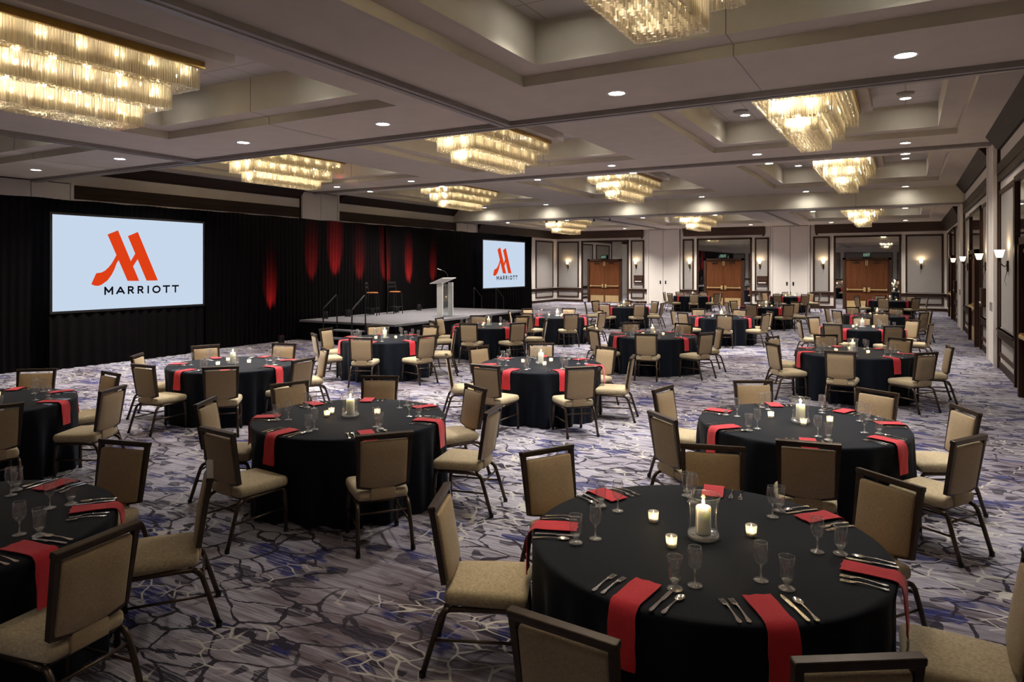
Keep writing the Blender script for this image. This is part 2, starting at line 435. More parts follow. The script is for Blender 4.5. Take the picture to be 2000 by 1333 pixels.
# folding-wall tracks and the dark edge under the beam
def track(n, x0, x1, y0, y1, z, h=.07):
    m = MB(); m.box(x0, x1, y0, y1, z - h, z + .01)
    if x1 - x0 > y1 - y0: m.box(x0, x1, (y0 + y1) / 2 - .025, (y0 + y1) / 2 + .025, z - h - .012, z - h)
    else: m.box((x0 + x1) / 2 - .025, (x0 + x1) / 2 + .025, y0, y1, z - h - .012, z - h)
    struct(m.obj(n, M['track']))
track('trim_1', XL, XR, Y1 - .24, Y1 - .02, ZL)
track('trim_2', XL, XR, Y2 - .10, Y2 + .10, ZM)
track('trim_3', XL, XR, Y3 + .02, Y3 + .22, ZL, .05)
for i, x in enumerate((-5.42, -12.98)): track('trim_%d' % (4 + i), x - .10, x + .10, YF, Y1 - .24, ZL)
for i, x in enumerate((-5.02, -12.42)): track('trim_%d' % (6 + i), x - .09, x + .09, Y3 + .22, YB, ZL, .05)

# ------------------------------------------------------------------ walls
# a wall is drawn in (s, z) with depth d measured into the room; F maps (s, d, z) to the world
class Wall:
    def __init__(s, name, F, s0, s1, top):
        s.F = F; s.name = name
        m = MB(); s.bx(m, s0, s1, -.15, 0, 0, top)
        s.o = struct(m.obj(name, M['wall'])); s.wn = 0
    def bx(s, m, a, b, d0, d1, z0, z1):
        p, q = s.F(a, d0), s.F(b, d1)
        m.box(min(p[0], q[0]), max(p[0], q[0]), min(p[1], q[1]), max(p[1], q[1]), z0, z1)
    def part(s, name, mat, boxes, parent=None):
        m = MB()
        for b in boxes: s.bx(m, *b)
        return m.obj(name, mat, parent or s.o)
    def panel(s, a, b, zt=3.84, low=True):
        W = .085
        P = s.part('upholstered_panel', M['panel'], [(a + .05, b - .05, 0, .02, .92, zt - .05)])
        fr = [(a, b, 0, .05, zt - W, zt), (a, a + W, 0, .05, .92, zt - W), (b - W, b, 0, .05, .92, zt - W)]
        s.part('panel_frame', M['dwoodz'], fr, P)
        if low:
            Q = s.part('lower_panel', M['panel'], [(a + .05, b - .05, 0, .018, .33, .68)])
            s.part('panel_frame', M['dwoodz'], [(a, b, 0, .045, .29, .29 + W), (a, a + W, 0, .045, .29 + W, .68), (b - W, b, 0, .045, .29 + W, .68)], Q)
    def rail(s, a, b):
        s.part('chair_rail', s.hw, [(a, b, 0, .06, .70, .875), (a, b, 0, .085, .845, .875), (a, b, 0, .075, .70, .725)])
    def base(s, a, b): s.part('baseboard_moulding', s.hw, [(a, b, 0, .03, 0, .15)])
    def pocket(s, a, b, top):
        mid = (a + b) / 2
        P = s.part('pocket_door', M['wall'], [(a + .05, mid - .012, .03, .10, .02, top - .03), (mid + .012, b - .05, .03, .10, .02, top - .03), (a - .04, a + .04, 0, .13, 0, top), (b - .04, b + .04, 0, .13, 0, top)])
        s.part('shadow_gap', M['dwoodz'], [(a + .04, b - .04, 0, .035, .01, top), (a - .065, a - .04, 0, .06, 0, top), (b + .04, b + .065, 0, .06, 0, top)], P)
        s.part('pull_plate', M['black'], [(mid - .20, mid - .12, .10, .11, 1.2, 1.4), (mid + .12, mid + .20, .10, .11, 1.2, 1.4)], P)
    def crown(s, a, b, ztop, h, d):
        # sloping cornice board with mitred ends
        m = MB(); e = .0
        pr = [(0.0, ztop - h), (.06, ztop - h), (.10, ztop - h + .06), (d, ztop), (0, ztop)]
        n = len(pr); vs = []
        for sgn, s_ in ((1, a), (-1, b)):
            for dd, z in pr: x, y = s.F(s_ , dd); vs.append((x, y, z))
        fs = [tuple(range(n)), tuple(range(2 * n - 1, n - 1, -1))] + [(i, (i + 1) % n, n + (i + 1) % n, n + i) for i in range(n)]
        m.add(vs, fs); return m.obj('crown_moulding', s.hw, s.o)
    def band(s, a, b): s.part('wood_frieze', s.hw, [(a, b, 0, .05, 4.05, 4.42), (a, b, .05, .07, 4.20, 4.42)])
    def alcove(s, a, b, zt=3.86):
        W = .10
        A = s.part('alcove_surround', M['dwoodz'], [(a, a + W, 0, .07, 0, zt), (b - W, b, 0, .07, 0, zt), (a, b, 0, .07, zt - W, zt)])
        x0, x1 = a + W, b - W; mid = (x0 + x1) / 2; e0, e1 = mid - 1.10, mid + 1.10
        for c, d, z0, z1 in ((x0, e0 - .004, .02, 2.66), (e1 + .004, x1, .02, 2.66), (x0, e0 - .004, 2.67, zt - W), (e0, e1, 2.70, zt - W), (e1 + .004, x1, 2.67, zt - W)):
            s.part('mirror_panel', M['mirror'], [(c, d, 0, .025, z0, z1)], A)
        return mid
def door(W, n, mid, D=.12):
    e0, e1 = mid - 1.12, mid + 1.12
    fr = MB()
    for b in ((e0, e0 + .14, 0, D, 0, 2.70), (e1 - .14, e1, 0, D, 0, 2.70), (e0, e1, 0, D, 2.58, 2.70)): W.bx(fr, *b)
    d = struct(fr.obj('door_%d' % n, M['dwoodz']))
    for k, (a, b, hs) in enumerate(((e0 + .145, mid - .005, 1), (mid + .005, e1 - .145, -1))):
        L = W.part('door_leaf', M['door'], [(a, b, .02, .06, .012, 2.575)], d)
        W.part('kick_plate', M['brass'], [(a + .05, b - .05, .06, .065, .03, .45)], L)
        W.part('closer', M['bracket'], [(a + .30, a + .62, .06, .12, 2.44, 2.50)], L)
        m = MB(); ml = MB()
        inner = b if hs == 1 else a
        W.bx(m, a + .04, b - .04, .115, .145, 1.015, 1.065); W.bx(m, a + .04, a + .10, .06, .13, .99, 1.09); W.bx(m, b - .10, b - .04, .06, .13, .99, 1.09)
        m.obj('push_bar', M['brass'], L)
        x0, x1 = (inner - .15, inner - .04) if hs == 1 else (inner + .04, inner + .15)
        W.bx(ml, x0, x1, .06, .12, .93, 1.15); ml.obj('lock_case', M['brass'], L)
        r0, r1 = (inner - .045, inner - .015) if hs == 1 else (inner + .015, inner + .045)
        W.part('lock_rod', M['brass'], [(r0, r1, .06, .085, 2.28, 2.56)], L)
    return d

wb = Wall('wall_back', lambda s, d: (s, YB - d), XL, XR, 4.6); wb.hw = M['dwoodx']
wr = Wall('wall_right', lambda s, d: (XR - d, s), YF, YB, 5.2); wr.hw = M['dwood']
wl = Wall('wall_left', lambda s, d: (XL + d, s), YF, YB, 5.2); wl.hw = M['dwood']
wf = Wall('wall_front', lambda s, d: (s, YF + d), XL, XR, 4.6); wf.hw = M['dwoodx']

# back wall: three bays with doors, two pocket stacks between them
for a, b in ((-19.5, -18.0), (-14.55, -13.7), (-11.35, -10.7), (-7.3, -6.55), (-4.3, -3.48), (0.0, 1.64)): wb.panel(a, b)
for a, b in ((-13.45, -11.57), (-6.39, -4.5)): wb.pocket(a, b, ZL)
for a, b in ((-19.6, -17.8), (-14.7, -13.55), (-11.5, -10.52), (-7.45, -6.47), (-4.45, -3.3), (-.2, 1.8)): wb.rail(a, b); wb.base(a, b)
for a, b in ((-19.6, -13.75), (-11.3, -6.75), (-4.2, 1.8)): wb.crown(a, b, ZL, .46, .34)
for n, (a, b) in enumerate(((-17.82, -14.68), (-10.53, -7.45), (-3.3, -.18))): mid = wb.alcove(a, b); door(wb, n + 1, mid)
# right wall (sconce wall)
for a, b in ((10.1, 11.0), (15.8, 18.1), (20.1, 22.1), (26.0, 28.3), (30.7, 33.4), (37.4, 39.6), (2.2, 4.6), (-4.5, -1.5)): wr.panel(a, b)
for a, b, t in ((18.4, 19.8, ZM), (28.7, 30.3, ZL), (8.3, 9.9, ZL)): wr.pocket(a, b, t)
for a, b in ((10.0, 11.15), (15.65, 18.3), (19.95, 22.2), (25.9, 28.55), (30.5, 33.55), (37.25, 40.15), (-6, 8.2)): wr.rail(a, b); wr.base(a, b)
for a, b, z, h in ((10.0, 18.3, ZM, .30), (19.9, 28.45, ZM, .30), (30.4, 40.2, ZL, .46), (-6, 8.2, ZL, .46)): wr.crown(a, b, z, h, .28)
for a, b in ((9.95, 18.32), (19.9, 28.6)): wr.band(a, b)
for n, (a, b) in enumerate(((11.2, 15.6), (22.25, 25.85), (33.6, 37.2))): mid = wr.alcove(a, b); door(wr, n + 4, mid, .14)
# left wall, mostly behind the drapes
for a, b in ((31.0, 33.6), (34.2, 36.6), (37.3, 39.7)): wl.panel(a, b)
for a, b, t in ((18.5, 20.35, ZM), (28.7, 30.5, ZL), (8.3, 10.3, ZL)): wl.pocket(a, b, t)
wl.rail(30.6, 40.2); wl.base(30.6, 40.2)
for a, b, z, h in ((10.4, 18.4, ZM, .30), (20.45, 28.5, ZM, .30), (30.6, 40.2, ZL, .46)): wl.crown(a, b, z, h, .34)
for a, b in ((10.36, 18.42), (20.4, 28.6)): wl.band(a, b)
wf.rail(XL, XR); wf.base(XL, XR)
for k in range(8): wf.panel(-19 + k * 2.6, -19 + k * 2.6 + 2.2)

# ------------------------------------------------------------------ small wall things
SC_B = (-18.74, -14.2, -10.92, -7.02, -3.79, .68); SC_R = (16.8, 21.2, 27.0, 32.2)
sn = thing('wall_sconce', 'x', 'wall light')
MB().rbox(-.042, .042, 0, .035, -.27, -.05, .010, 2).obj('back_plate', M['bracket'], sn)
MB().tube([(0, .03, -.14), (0, .07, -.17), (0, .12, -.12), (0, .15, -.05), (0, .15, .02)], .011, 8).obj('arm', M['bracket'], sn, True)
MB().lathe([(.0, .01), (.045, .012), (.062, .05), (.078, .12), (.094, .165), (.090, .165), (.074, .12), (.058, .055), (.0, .03)], 20).obj('glass_shade', M['shade'], sn, True).location = (0, .15, 0)
MB().lathe([(.0, -.05), (.02, -.035), (.034, .0), (.036, .02), (.0, .02)], 14).obj('shade_cup', M['bracket'], sn, True).location = (0, .15, 0)
MB().tube([(0, .02, -.26), (.01, .05, -.36), (.03, .06, -.46), (.05, .03, -.56)], [.006, .005, .004, .002], 6).obj('tail', M['bracket'], sn, True)
SN = Proto(sn)
ORD = ('first', 'second', 'third', 'fourth', 'fifth', 'sixth', 'seventh')
def sconce_light(x, y, dx, dy):
    lamp('POINT', 'sconce_lamp', (x + dx, y + dy, 2.52), SCONCE_W, (1, .74, .42), radius=.05)
wher = ('in the corner by the projection screen', 'sconce side of the stage-side doors', 'stage side of the middle doors',
        'sconce side of the middle doors', 'stage side of the last doors', 'on the wide end panel')
for i, x in enumerate(SC_B):
    SN.put((x, YB - .02, 2.38), PI, 'glowing cup sconce on far door wall, ' + wher[i], 'sconces on the far wall'); sconce_light(x, YB - .17, 0, 0)
for i, y in enumerate(SC_R):
    SN.put((XR - .02, y, 2.38), PI / 2, 'glowing cup sconce on the long side wall, %s counted from the front' % ORD[i], 'sconces on the side wall'); sconce_light(XR - .17, y, 0, 0)
wx = thing('wall_rack', 'x', 'wall box')
MB().rbox(-.28, .28, 0, .10, -.24, .24, .012, 2).obj('box', M['dwoodx'], wx)
MB().box(-.20, .20, .10, .112, -.15, -.11).obj('trim_strip', M['white'], wx)
WX = Proto(wx)
WX.put((-14.05, YB - .02, 1.47), PI, 'dark wooden wall box under the sconce beside the stage-side doors', 'wooden wall boxes')
WX.put((-6.9, YB - .02, 1.47), PI, 'dark wooden wall box under the sconce beside the middle doors', 'wooden wall boxes')
for y, t in ((21.5, 'under the second sconce of the long side wall'), (32.9, 'near the fourth sconce of the long side wall')):
    WX.put((XR - .02, y, 1.42), PI / 2, 'dark wooden wall box ' + t, 'wooden wall boxes')

for x, t in ((-13.85, 'stage-side'), (-6.85, 'middle'), (-4.12, 'sconce-side')):
    tag(MB().lathe([(.0, .0), (.055, .0), (.05, .03), (.0, .035)], 16, Matrix.Translation((x, YB, 3.97)) @ Matrix.Rotation(PI / 2, 4, 'X')).obj('wall_sensor', M['black'], None, True),
        'small dark round sensor on the white strip above the %s doors' % t, 'sensor', 'wall sensors')
for k, u in enumerate((1067, 1087, 1160, 1191)):
    yy = Y3 + .12; x = math.tan(math.atan((u - 1000) / FPX) - TH) * yy
    t = thing('track_spotlight', 'small black spotlight under the cross beam near the far stage-side chandelier, %s from the stage' % ORD[k], 'spotlight', (x, yy, ZL - .06), 0, 'spotlights under the beam')
    MB().tube([(0, 0, .0), (0, 0, -.06)], .012, 6).obj('stem', M['black'], t)
    MB().lathe([(0, -.06), (.04, -.06), (.05, -.14), (.045, -.14), (.0, -.11)], 14).obj('can', M['black'], t, 'auto')
# lettering made of strokes
def strokes(ch):
    O = [(.5 + .46 * math.cos(a), .5 + .5 * math.sin(a)) for a in [2 * PI * k / 20 for k in range(21)]]
    return {'M': [[(.06, 0), (.06, 1)], [(.06, 1), (.5, .28)], [(.5, .28), (.94, 1)], [(.94, 1), (.94, 0)]],
            'A': [[(0, 0), (.5, 1)], [(.5, 1), (1, 0)], [(.17, .30), (.83, .30)]],
            'R': [[(.1, 0), (.1, 1)], [(.1, 1), (.55, 1), (.74, .94), (.82, .76), (.74, .56), (.55, .49), (.1, .49)], [(.45, .49), (.88, 0)]],
            'I': [[(.5, 0), (.5, 1)]], 'O': [O], 'T': [[(0, 1), (1, 1)], [(.5, 1), (.5, 0)]],
            'E': [[(.1, 0), (.1, 1)], [(.1, 1), (.9, 1)], [(.1, .52), (.8, .52)], [(.1, 0), (.9, 0)]],
            'X': [[(.05, 0), (.95, 1)], [(.05, 1), (.95, 0)]]}[ch]
def text_mesh(m, s, F, x0, z0, h, wds, gap, th):
    x = x0
    for ch in s:
        wd = wds[ch]
        for st in strokes(ch):
            for (a, b), (c, d) in zip(st, st[1:]):
                p = Vector((x + a * wd, z0 + th / 2 + b * (h - th))); q = Vector((x + c * wd, z0 + th / 2 + d * (h - th)))
                t = (q - p).normalized(); n = Vector((-t.y, t.x)) * th / 2; e = t * th * (.5 if len(st) == 2 and abs(t.x * t.y) < .01 else .25)
                m.quad(*[F(*k) for k in (p - n - e, q - n + e, q + n + e, p + n - e)])
        x += wd + gap
for i, mid in enumerate((-16.25, -8.99, -1.74)):
    g = thing('exit_sign', 'lit glass exit sign standing on top of the %s door frame' % ('stage-side', 'middle', 'sconce-side')[i], 'exit sign', (mid, YB - .16, 2.70), 0, 'exit signs over the doors')
    MB().box(-.19, .19, -.012, .012, .0, .25).obj('sign_plate', M['exitg'], g)
    m = MB(); text_mesh(m, 'EXIT', lambda a, b: (a, -.016, b), -.135, .06, .14, dict(E=.055, X=.06, I=.03, T=.06), .022, .017)
    m.obj('lettering', M['exitl'], g)
    MB().box(-.20, .20, -.03, .03, .0, .03).obj('sign_base', M['black'], g)

# ------------------------------------------------------------------ downlights
LX = (0.0, -3.25, -7.15, -10.4, -14.2, -17.5)
dl = thing('ceiling_light', 'x', 'downlight')
MB().lathe([(.135, .0), (.13, -.012), (.105, -.012), (.102, .0)], 24).obj('trim_ring', M['white'], dl, True)
MB().lathe([(.104, -.004), (.0, -.004)], 24).obj('lens', M['lens'], dl)
DL = Proto(dl)
def downlight(x, y, z, label, group, k=1.0, cone=118):
    DL.put((x, y, z), 0, label, group)
    lamp('SPOT', 'downlight_lamp', (x, y, z - .03), DOWN_W * k, (1, .95, .86), radius=.09, spot_size=R(cone), spot_blend=1.0)
RL = ((-2.6, ZL, .75, 'in the row above the viewer'), (8.45, ZL, 1.35, 'in the row before the first ceiling track'), (10.4, ZM, 1.2, 'in the row behind the first ceiling track'), (18.2, ZM, 1.35, 'in the row before the second ceiling track'), (19.95, ZM, 1.35, 'in the row behind the second ceiling track'),
      (28.05, ZM, .09, 'in the row against the cross beam'), (30.3, ZL, .8, 'in the row just beyond the cross beam'), (38.2, ZL, 2.1, 'in the row by the far doors'))
for y, z, kk, t in RL:
    for k, x in enumerate(LX):
        downlight(x, y, z, 'round recessed downlight %s, %s from the sconce wall' % (t, ORD[k]), 'downlights in the ceiling', kk * (.45, .85, 1, 1.1, 1.1, 1.1)[k], 165 if y == 28.05 else 118)
for r in range(4):
    for ci, xc in enumerate(COLX):
        z = ROWS[r][2] + FH + WH
        for k, dx in ((0, 1.6), (1, -1.6)):
            downlight(xc + dx, ROWS[r][0] + 2.2, z, 'round downlight inside the %s-row coffer of the %s column, %s side' % (ROWN[r], COLN[ci], ('sconce', 'stage')[k]), 'downlights inside coffers', (.45, .75, .6, .5)[r])
sp = tag(MB().lathe([(.16, 0), (.155, -.03), (.12, -.045), (.0, -.045)], 24).obj('ceiling_speaker', M['track'], None, True), 'x', 'speaker'); SP = Proto(sp)
for k, dx in ((0, 1.6), (1, -1.6)):
    SP.put((COLX[0] + dx, 15.95, ZM + FH + WH), 0, 'flat grey round speaker in the second-row sconce-column coffer, %s side' % ('sconce', 'stage')[k], 'speakers in the coffer')

# ------------------------------------------------------------------ chandeliers
CZ = 4.85 - 4.46           # plate height above the low ceiling plane
chd = thing('chandelier', 'x', 'chandelier')
MB().box(-.80, .80, -1.74, 1.74, .33, .42).obj('ceiling_plate', M['gold'], chd)
MB().box(-1.0, 1.0, -2.05, 2.05, .42, .66).obj('plaster_box', M['ceil'], chd)
TI = ((.75, 1.68, .33, .055), (.51, 1.45, .06, -.22), (.28, 1.22, -.215, -.46))
bulbs = []
for ti, (hx, hy, z1, z0) in enumerate(TI):
    m = MB(); st = .031
    def rod(x, y, zt, zb, a, q=.0165):
        c = [(x + q * math.cos(a + k * PI / 2), y + q * math.sin(a + k * PI / 2)) for k in range(4)]
        m.add([(u, v, zb) for u, v in c] + [(u, v, zt) for u, v in c], [(3, 2, 1, 0)] + [(k, (k + 1) % 4, 4 + (k + 1) % 4, 4 + k) for k in range(4)])
    nx, ny = int(2 * hx / st), int(2 * hy / st)
    nxt = TI[ti + 1] if ti < 2 else None
    for i in range(nx + 1):
        for j in range(ny + 1):
            x = -hx + 2 * hx * i / nx; y = -hy + 2 * hy * j / ny
            edge = min(i, nx - i, j, ny - j)
            if edge == 0: rod(x, y, z1, z0 + rnd.uniform(-.005, .005), PI / 4 + rnd.uniform(-.12, .12))
            elif (edge in (2, 4, 6) or ti == 2) and i % 2 == 0 and j % 2 == 0:
                if nxt and abs(x) < nxt[0] + .02 and abs(y) < nxt[1] + .02: continue
                rod(x, y, z0 + .13, z0 + rnd.uniform(-.006, .006), rnd.uniform(0, 2))
    o = m.obj('glass_rod_tier', M['rod'], chd); o['kind'] = 'stuff'
    bm_ = MB(); nb = (8, 7, 6)[ti]; nxb = (3, 2, 1)[ti]
    pts = []
    for k in range(nb):
        y = -hy + .2 + (2 * hy - .4) * k / (nb - 1)
        for sx in ((-1, 1) if hx > .3 else (-.55, .55)): pts.append((sx * (hx - .07), y, z1 - .075))
    for k in range(nxb):
        for sy in (-1, 1): pts.append(((k - (nxb - 1) / 2) * .4, sy * (hy - .07), z1 - .075))
    for p_ in pts:
        bm_.lathe([(0, .03), (.016, .018), (.02, 0), (.014, -.022), (0, -.032)], 8, Matrix.Translation(p_))
    bm_.obj('bulb_row', M['bulb'], o, True); bulbs += pts
CH = Proto(chd)
for r in range(4):
    for ci, xc in enumerate(COLX):
        if r == 0 and ci == 2: continue
        yc = ROWS[r][1]; z = ROWS[r][2]
        CH.put((xc, yc, z), 0, 'three-tier glass rod chandelier, %s row of coffers, %s column' % (ROWN[r], COLN[ci]), 'glass rod chandeliers')
        for p_ in bulbs[::2]:
            lamp('POINT', 'chandelier_lamp', (xc + p_[0], yc + p_[1], z + p_[2]), CHAND_W * (1.6 if p_[2] < -.2 else 1), (1, .86, .62), radius=.025)

# ------------------------------------------------------------------ drapes, screens, stage
XD = -16.1
def drape(y0, y1, label, z1=3.7, x=XD, z0=.0, amp=.028, per=.15, name='drape', seed=0):
    rr = random.Random(seed); n = int((y1 - y0) / .028); nz = 8; vs = []; fs = []
    ph = [rr.uniform(0, 6) for _ in range(4)]
    for i in range(n + 1):
        y = y0 + (y1 - y0) * i / n
        f = math.sin(2 * PI * y / per + ph[0] + .9 * math.sin(y * 2.1 + ph[1])) + .35 * math.sin(2 * PI * y / (per * 2.7) + ph[2])
        for k in range(nz + 1):
            t = k / nz; z = z0 + (z1 - z0) * t
            a = amp * (1 - .35 * t) * (1 + .2 * math.sin(3 * t + y))
            vs.append((x + a * f + .02 * math.sin(5 * t + 1.3 * y), y, z + (.008 * math.sin(y * 5) if k == nz else 0)))
    for i in range(n):
        for k in range(nz): a = i * (nz + 1) + k; fs.append((a, a + nz + 1, a + nz + 2, a + 1))
    m = MB(); m.add(vs, fs); o = m.obj(name, M['velour'], None, True)
    if label: tag(o, label, 'drape', 'black pipe and drape panels')
    return o
drape(3.6, 12.25, 'black velour drape hanging behind the big near projection screen', seed=1, x=XD - .09)
drape(11.89, 15.3, 'black velour drape lit red from the floor just before the stage', seed=2)
drape(14.8, 19.6, 'black velour drape behind the two bar stools, with red streaks', seed=3, x=XD - .09)
drape(19.2, 23.8, 'black velour drape behind the lectern end of the stage', seed=4)
drape(23.3, 30.4, 'black velour drape behind the far projection screen', seed=5, x=XD - .09)
def screen(y0, y1, z0, z1, label, sd):
    X = XD + .30; W_ = y1 - y0; H = z1 - z0
    g = thing('projection_screen', label, 'screen', (X, (y0 + y1) / 2, 0), 0, 'projection screens on the stage wall')
    MB().box(0, .012, -W_ / 2, W_ / 2, z0, z1).obj('screen_surface', M['screen'], g)
    b = MB(); e = .05
    for q in ((-W_ / 2 - e, W_ / 2 + e, z1, z1 + e), (-W_ / 2 - e, W_ / 2 + e, z0 - e, z0), (-W_ / 2 - e, -W_ / 2, z0, z1), (W_ / 2, W_ / 2 + e, z0, z1)):
        b.box(-.02, .02, q[0], q[1], q[2], q[3])
    b.obj('screen_border', M['black'], g)
    def F(a, b): return (.0145, -W_ / 2 + a * W_, z0 + b * H)
    # measured on the picture of the screen (fractions of width from the left edge and of height from the bottom)
    def T(u, v):   # u, v in the enlarged view of the screen
        s = (u - 213) / (1678 - 213)
        # perspective along the wall: invert for a plane seen obliquely
        s = s * 14.72 / (17.87 - s * (17.87 - 14.72))
        top = 93 + (u - 207) / (1676 - 207) * (176 - 93); bot = 1040 + (u - 220) / (1680 - 220) * (960 - 1040)
        return F(s, 1 - (v - top) / (bot - top))
    m = MB()
    def poly(pts): m.add([T(*p) for p in pts], [tuple(range(len(pts)))])
    poly([(750, 288), (852, 247), (1058, 738), (945, 738)])
    poly([(948, 303), (1045, 262), (1240, 733), (1130, 735)])
    poly([(968, 562), (1022, 468), (1046, 522), (985, 618)])
    top_ = [(846, 470), (815, 528), (790, 570), (760, 608), (725, 640), (690, 658), (640, 665)]
    bot_ = [(868, 520), (838, 570), (818, 625), (790, 680), (750, 735), (690, 778), (592, 772)]
    for i in range(6): poly([top_[i], bot_[i], bot_[i + 1], top_[i + 1]])
    poly([(592, 772), (690, 778), (660, 788), (625, 786)])
    m.obj('projected_emblem', M['logo'], g)
    def F2(a, b): return (.0150, -W_ / 2 + a * W_, z0 + b * H)
    wd = dict(M=.052, A=.049, R=.041, I=.014, O=.053, T=.042)
    m2 = MB()
    def FF(a, b): return (.0150, -W_ / 2 + a * W_, z0 + b * W_ )
    text_mesh(m2, 'MARRIOTT', FF, .305, .0880, .0515, {k: v * .99 for k, v in wd.items()}, .0245, .0108)
    m2.obj('projected_lettering', M['ink'], g)
    rr = random.Random(sd)
    # skirt under the screen
    n = int(W_ / .03); vs = []; fs = []
    for i in range(n + 1):
        y = -W_ / 2 - .05 + (W_ + .1) * i / n
        for k in range(7):
            t = k / 6; a = .045 * (1 - .6 * t)
            vs.append((-.01 + a * math.sin(y * 26 + 1.2 * math.sin(y * 3)), y, .0 + (z0 - .05) * t))
    for i in range(n):
        for k in range(6): a = i * 7 + k; fs.append((a, a + 7, a + 8, a + 1))
    m = MB(); m.add(vs, fs); m.obj('screen_skirt', M['velour'], g, True)
    for sy in (-1, 1):
        m = MB(); m.box(-.115, -.075, sy * W_ / 2 * .94 - .02, sy * W_ / 2 * .94 + .02, 0, z1); m.box(-.16, .06, sy * W_ / 2 * .94 - .02, sy * W_ / 2 * .94 + .02, 0, .03)
        m.obj('leg', M['black'], g)
    return g
screen(7.94, 11.57, 1.25, 3.33, 'big near projection screen at the left glowing white with red emblem', 1)
screen(25.2, 28.95, 1.29, 3.37, 'far projection screen beyond the lectern glowing white with red emblem', 2)
# stage
SX0, SX1, SY0, SY1, SZ = -16.0, -12.3, 15.05, 22.65, .6
sg = thing('stage', 'low black-skirted stage platform with grey carpet top along the drapes', 'stage', ((SX0 + SX1) / 2, (SY0 + SY1) / 2, 0))
def rel(o): o.location = (-(SX0 + SX1) / 2, -(SY0 + SY1) / 2, 0); return o
rel(MB().box(SX0, SX1, SY0, SY1, SZ - .06, SZ).obj('deck', M['stage'], sg))
vs = []; path = [(SX0, SY0 + .02), (SX1 - .02, SY0 + .02), (SX1 - .02, SY1 - .02), (SX0, SY1 - .02)]; fs = []; c = 0
for (ax, ay), (bx_, by) in zip(path, path[1:]):
    Ld = math.hypot(bx_ - ax, by - ay); n = int(Ld / .025); nx_, ny_ = (by - ay) / Ld, -(bx_ - ax) / Ld
    for i in range(n + 1):
        t = i / n; o_ = .014 * math.sin(2 * PI * t * Ld / .11); x = ax + (bx_ - ax) * t + nx_ * o_; y = ay + (by - ay) * t + ny_ * o_
        vs += [(x, y, 0), (x, y, SZ - .05)]
        if c: fs.append((c - 2, c, c + 1, c - 1))
        c += 2
m = MB(); m.add(vs, fs); rel(m.obj('stage_skirt', M['velour'], sg, True))
def steps(x0, x1, yb, dirn, label):
    g = thing('stage_steps', label, 'steps', ((x0 + x1) / 2, yb, 0))
    o_ = ((x0 + x1) / 2, yb)
    for k, z in enumerate((.2, .4)):
        a = yb + dirn * (.62 - .3 * k); b = a - dirn * .3
        MB().box(x0 - o_[0], x1 - o_[0], min(a, b) - o_[1], max(a, b) - o_[1], z - .04, z).obj('tread', M['stage'], g)
    m = MB()
    for x in (x0, x1): m.box(x - .02 - o_[0], x + .02 - o_[0], min(0, dirn * .62), max(0, dirn * .62), 0, .16)
    m.obj('side_frame', M['black'], g)
    for x in (x0, x1):
        m = MB(); X = x - o_[0]
        ya, yb_ = dirn * .62, dirn * .1
        m.tube([(X, ya, .0), (X, ya, 1.0), (X, ya - dirn * .03, 1.04), (X, yb_, 1.40), (X, yb_ - dirn * .03, 1.36), (X, yb_ - dirn * .03, .05)], .02, 8)
        m.obj('handrail', M['black'], g)
steps(-14.38, -13.3, SY0 - .02, -1, 'short stage steps with two handrails at the stage end by the near screen')
steps(-14.66, -13.65, SY1 + .02, 1, 'stage steps with two handrails at the stage end under the far screen')
# bar stools
bs = thing('bar_stool', 'x', 'stool')
MB().lathe([(0, .77), (.17, .77), (.19, .76), (.19, .745), (.17, .73), (0, .73)], 24).obj('seat', M['seatwood'], bs, 'auto')
for sx in (-1, 1):
    MB().tube([(sx * .19, .19, 0), (sx * .16, .15, .73)], .016, 6).obj('leg', M['black'], bs)
    MB().tube([(sx * .19, -.20, 0), (sx * .165, -.165, .74), (sx * .165, -.21, 1.10)], .016, 6).obj('leg', M['black'], bs)
m = MB()
m.box(-.165, .165, -.22, -.20, 1.03, 1.10); m.box(-.165, .165, -.207, -.187, .90, .96); m.obj('backrest', M['black'], bs)
m = MB()
for a, b in (((-.185, .185), (.185, .185)), ((-.185, -.185), (.185, -.185)), ((-.185, -.185), (-.185, .185)), ((.185, -.185), (.185, .185))):
    m.tube([(a[0] * .98, a[1] * .98, .24), (b[0] * .98, b[1] * .98, .24)], .011, 6)
m.obj('footrest', M['black'], bs)
BS = Proto(bs)
BS.put((-15.3, 17.55, SZ + .002), R(-62), 'tall black bar stool with orange wood seat, the one nearer the stage steps', 'bar stools on the stage')
BS.put((-15.25, 18.65, SZ + .002), R(-104), 'tall black bar stool with orange wood seat, the one nearer the lectern', 'bar stools on the stage')
# lectern
lt = thing('lectern', 'clear and frosted acrylic lectern with sloped top standing on the stage', 'lectern', (-13.1, 18.5, SZ))
MB().box(-.06, .17, -.30, -.275, .0, 1.10).obj('side_panel', M['frost'], lt)
MB().box(-.02, .17, .275, .30, .0, 1.10).obj('side_panel', M['frost'], lt)
MB().box(.13, .15, -.275, .275, .02, 1.06).obj('front_panel', M['acrylic'], lt)
MB().box(-.22, .22, -.33, .33, 0, .025).obj('base', M['acrylic'], lt)
MB().box(-.30, .24, -.38, .38, -.012, .012, Matrix.Translation((0, 0, 1.17)) @ Matrix.Rotation(R(-20), 4, 'Y')).obj('sloped_top', M['frost'], lt)
mc = thing('microphone', 'black gooseneck microphone fixed on top of the acrylic lectern', 'microphone', (-13.02, 18.62, SZ + 1.222))
MB().tube([(0, 0, 0), (.0, .0, .10), (-.03, -.03, .19), (-.10, -.10, .26), (-.16, -.17, .29)], .006, 6).obj('gooseneck', M['black'], mc, True)
MB().tube([(-.15, -.16, .287), (-.24, -.25, .325)], [.013, .016], 8).obj('capsule', M['track'], mc, True)
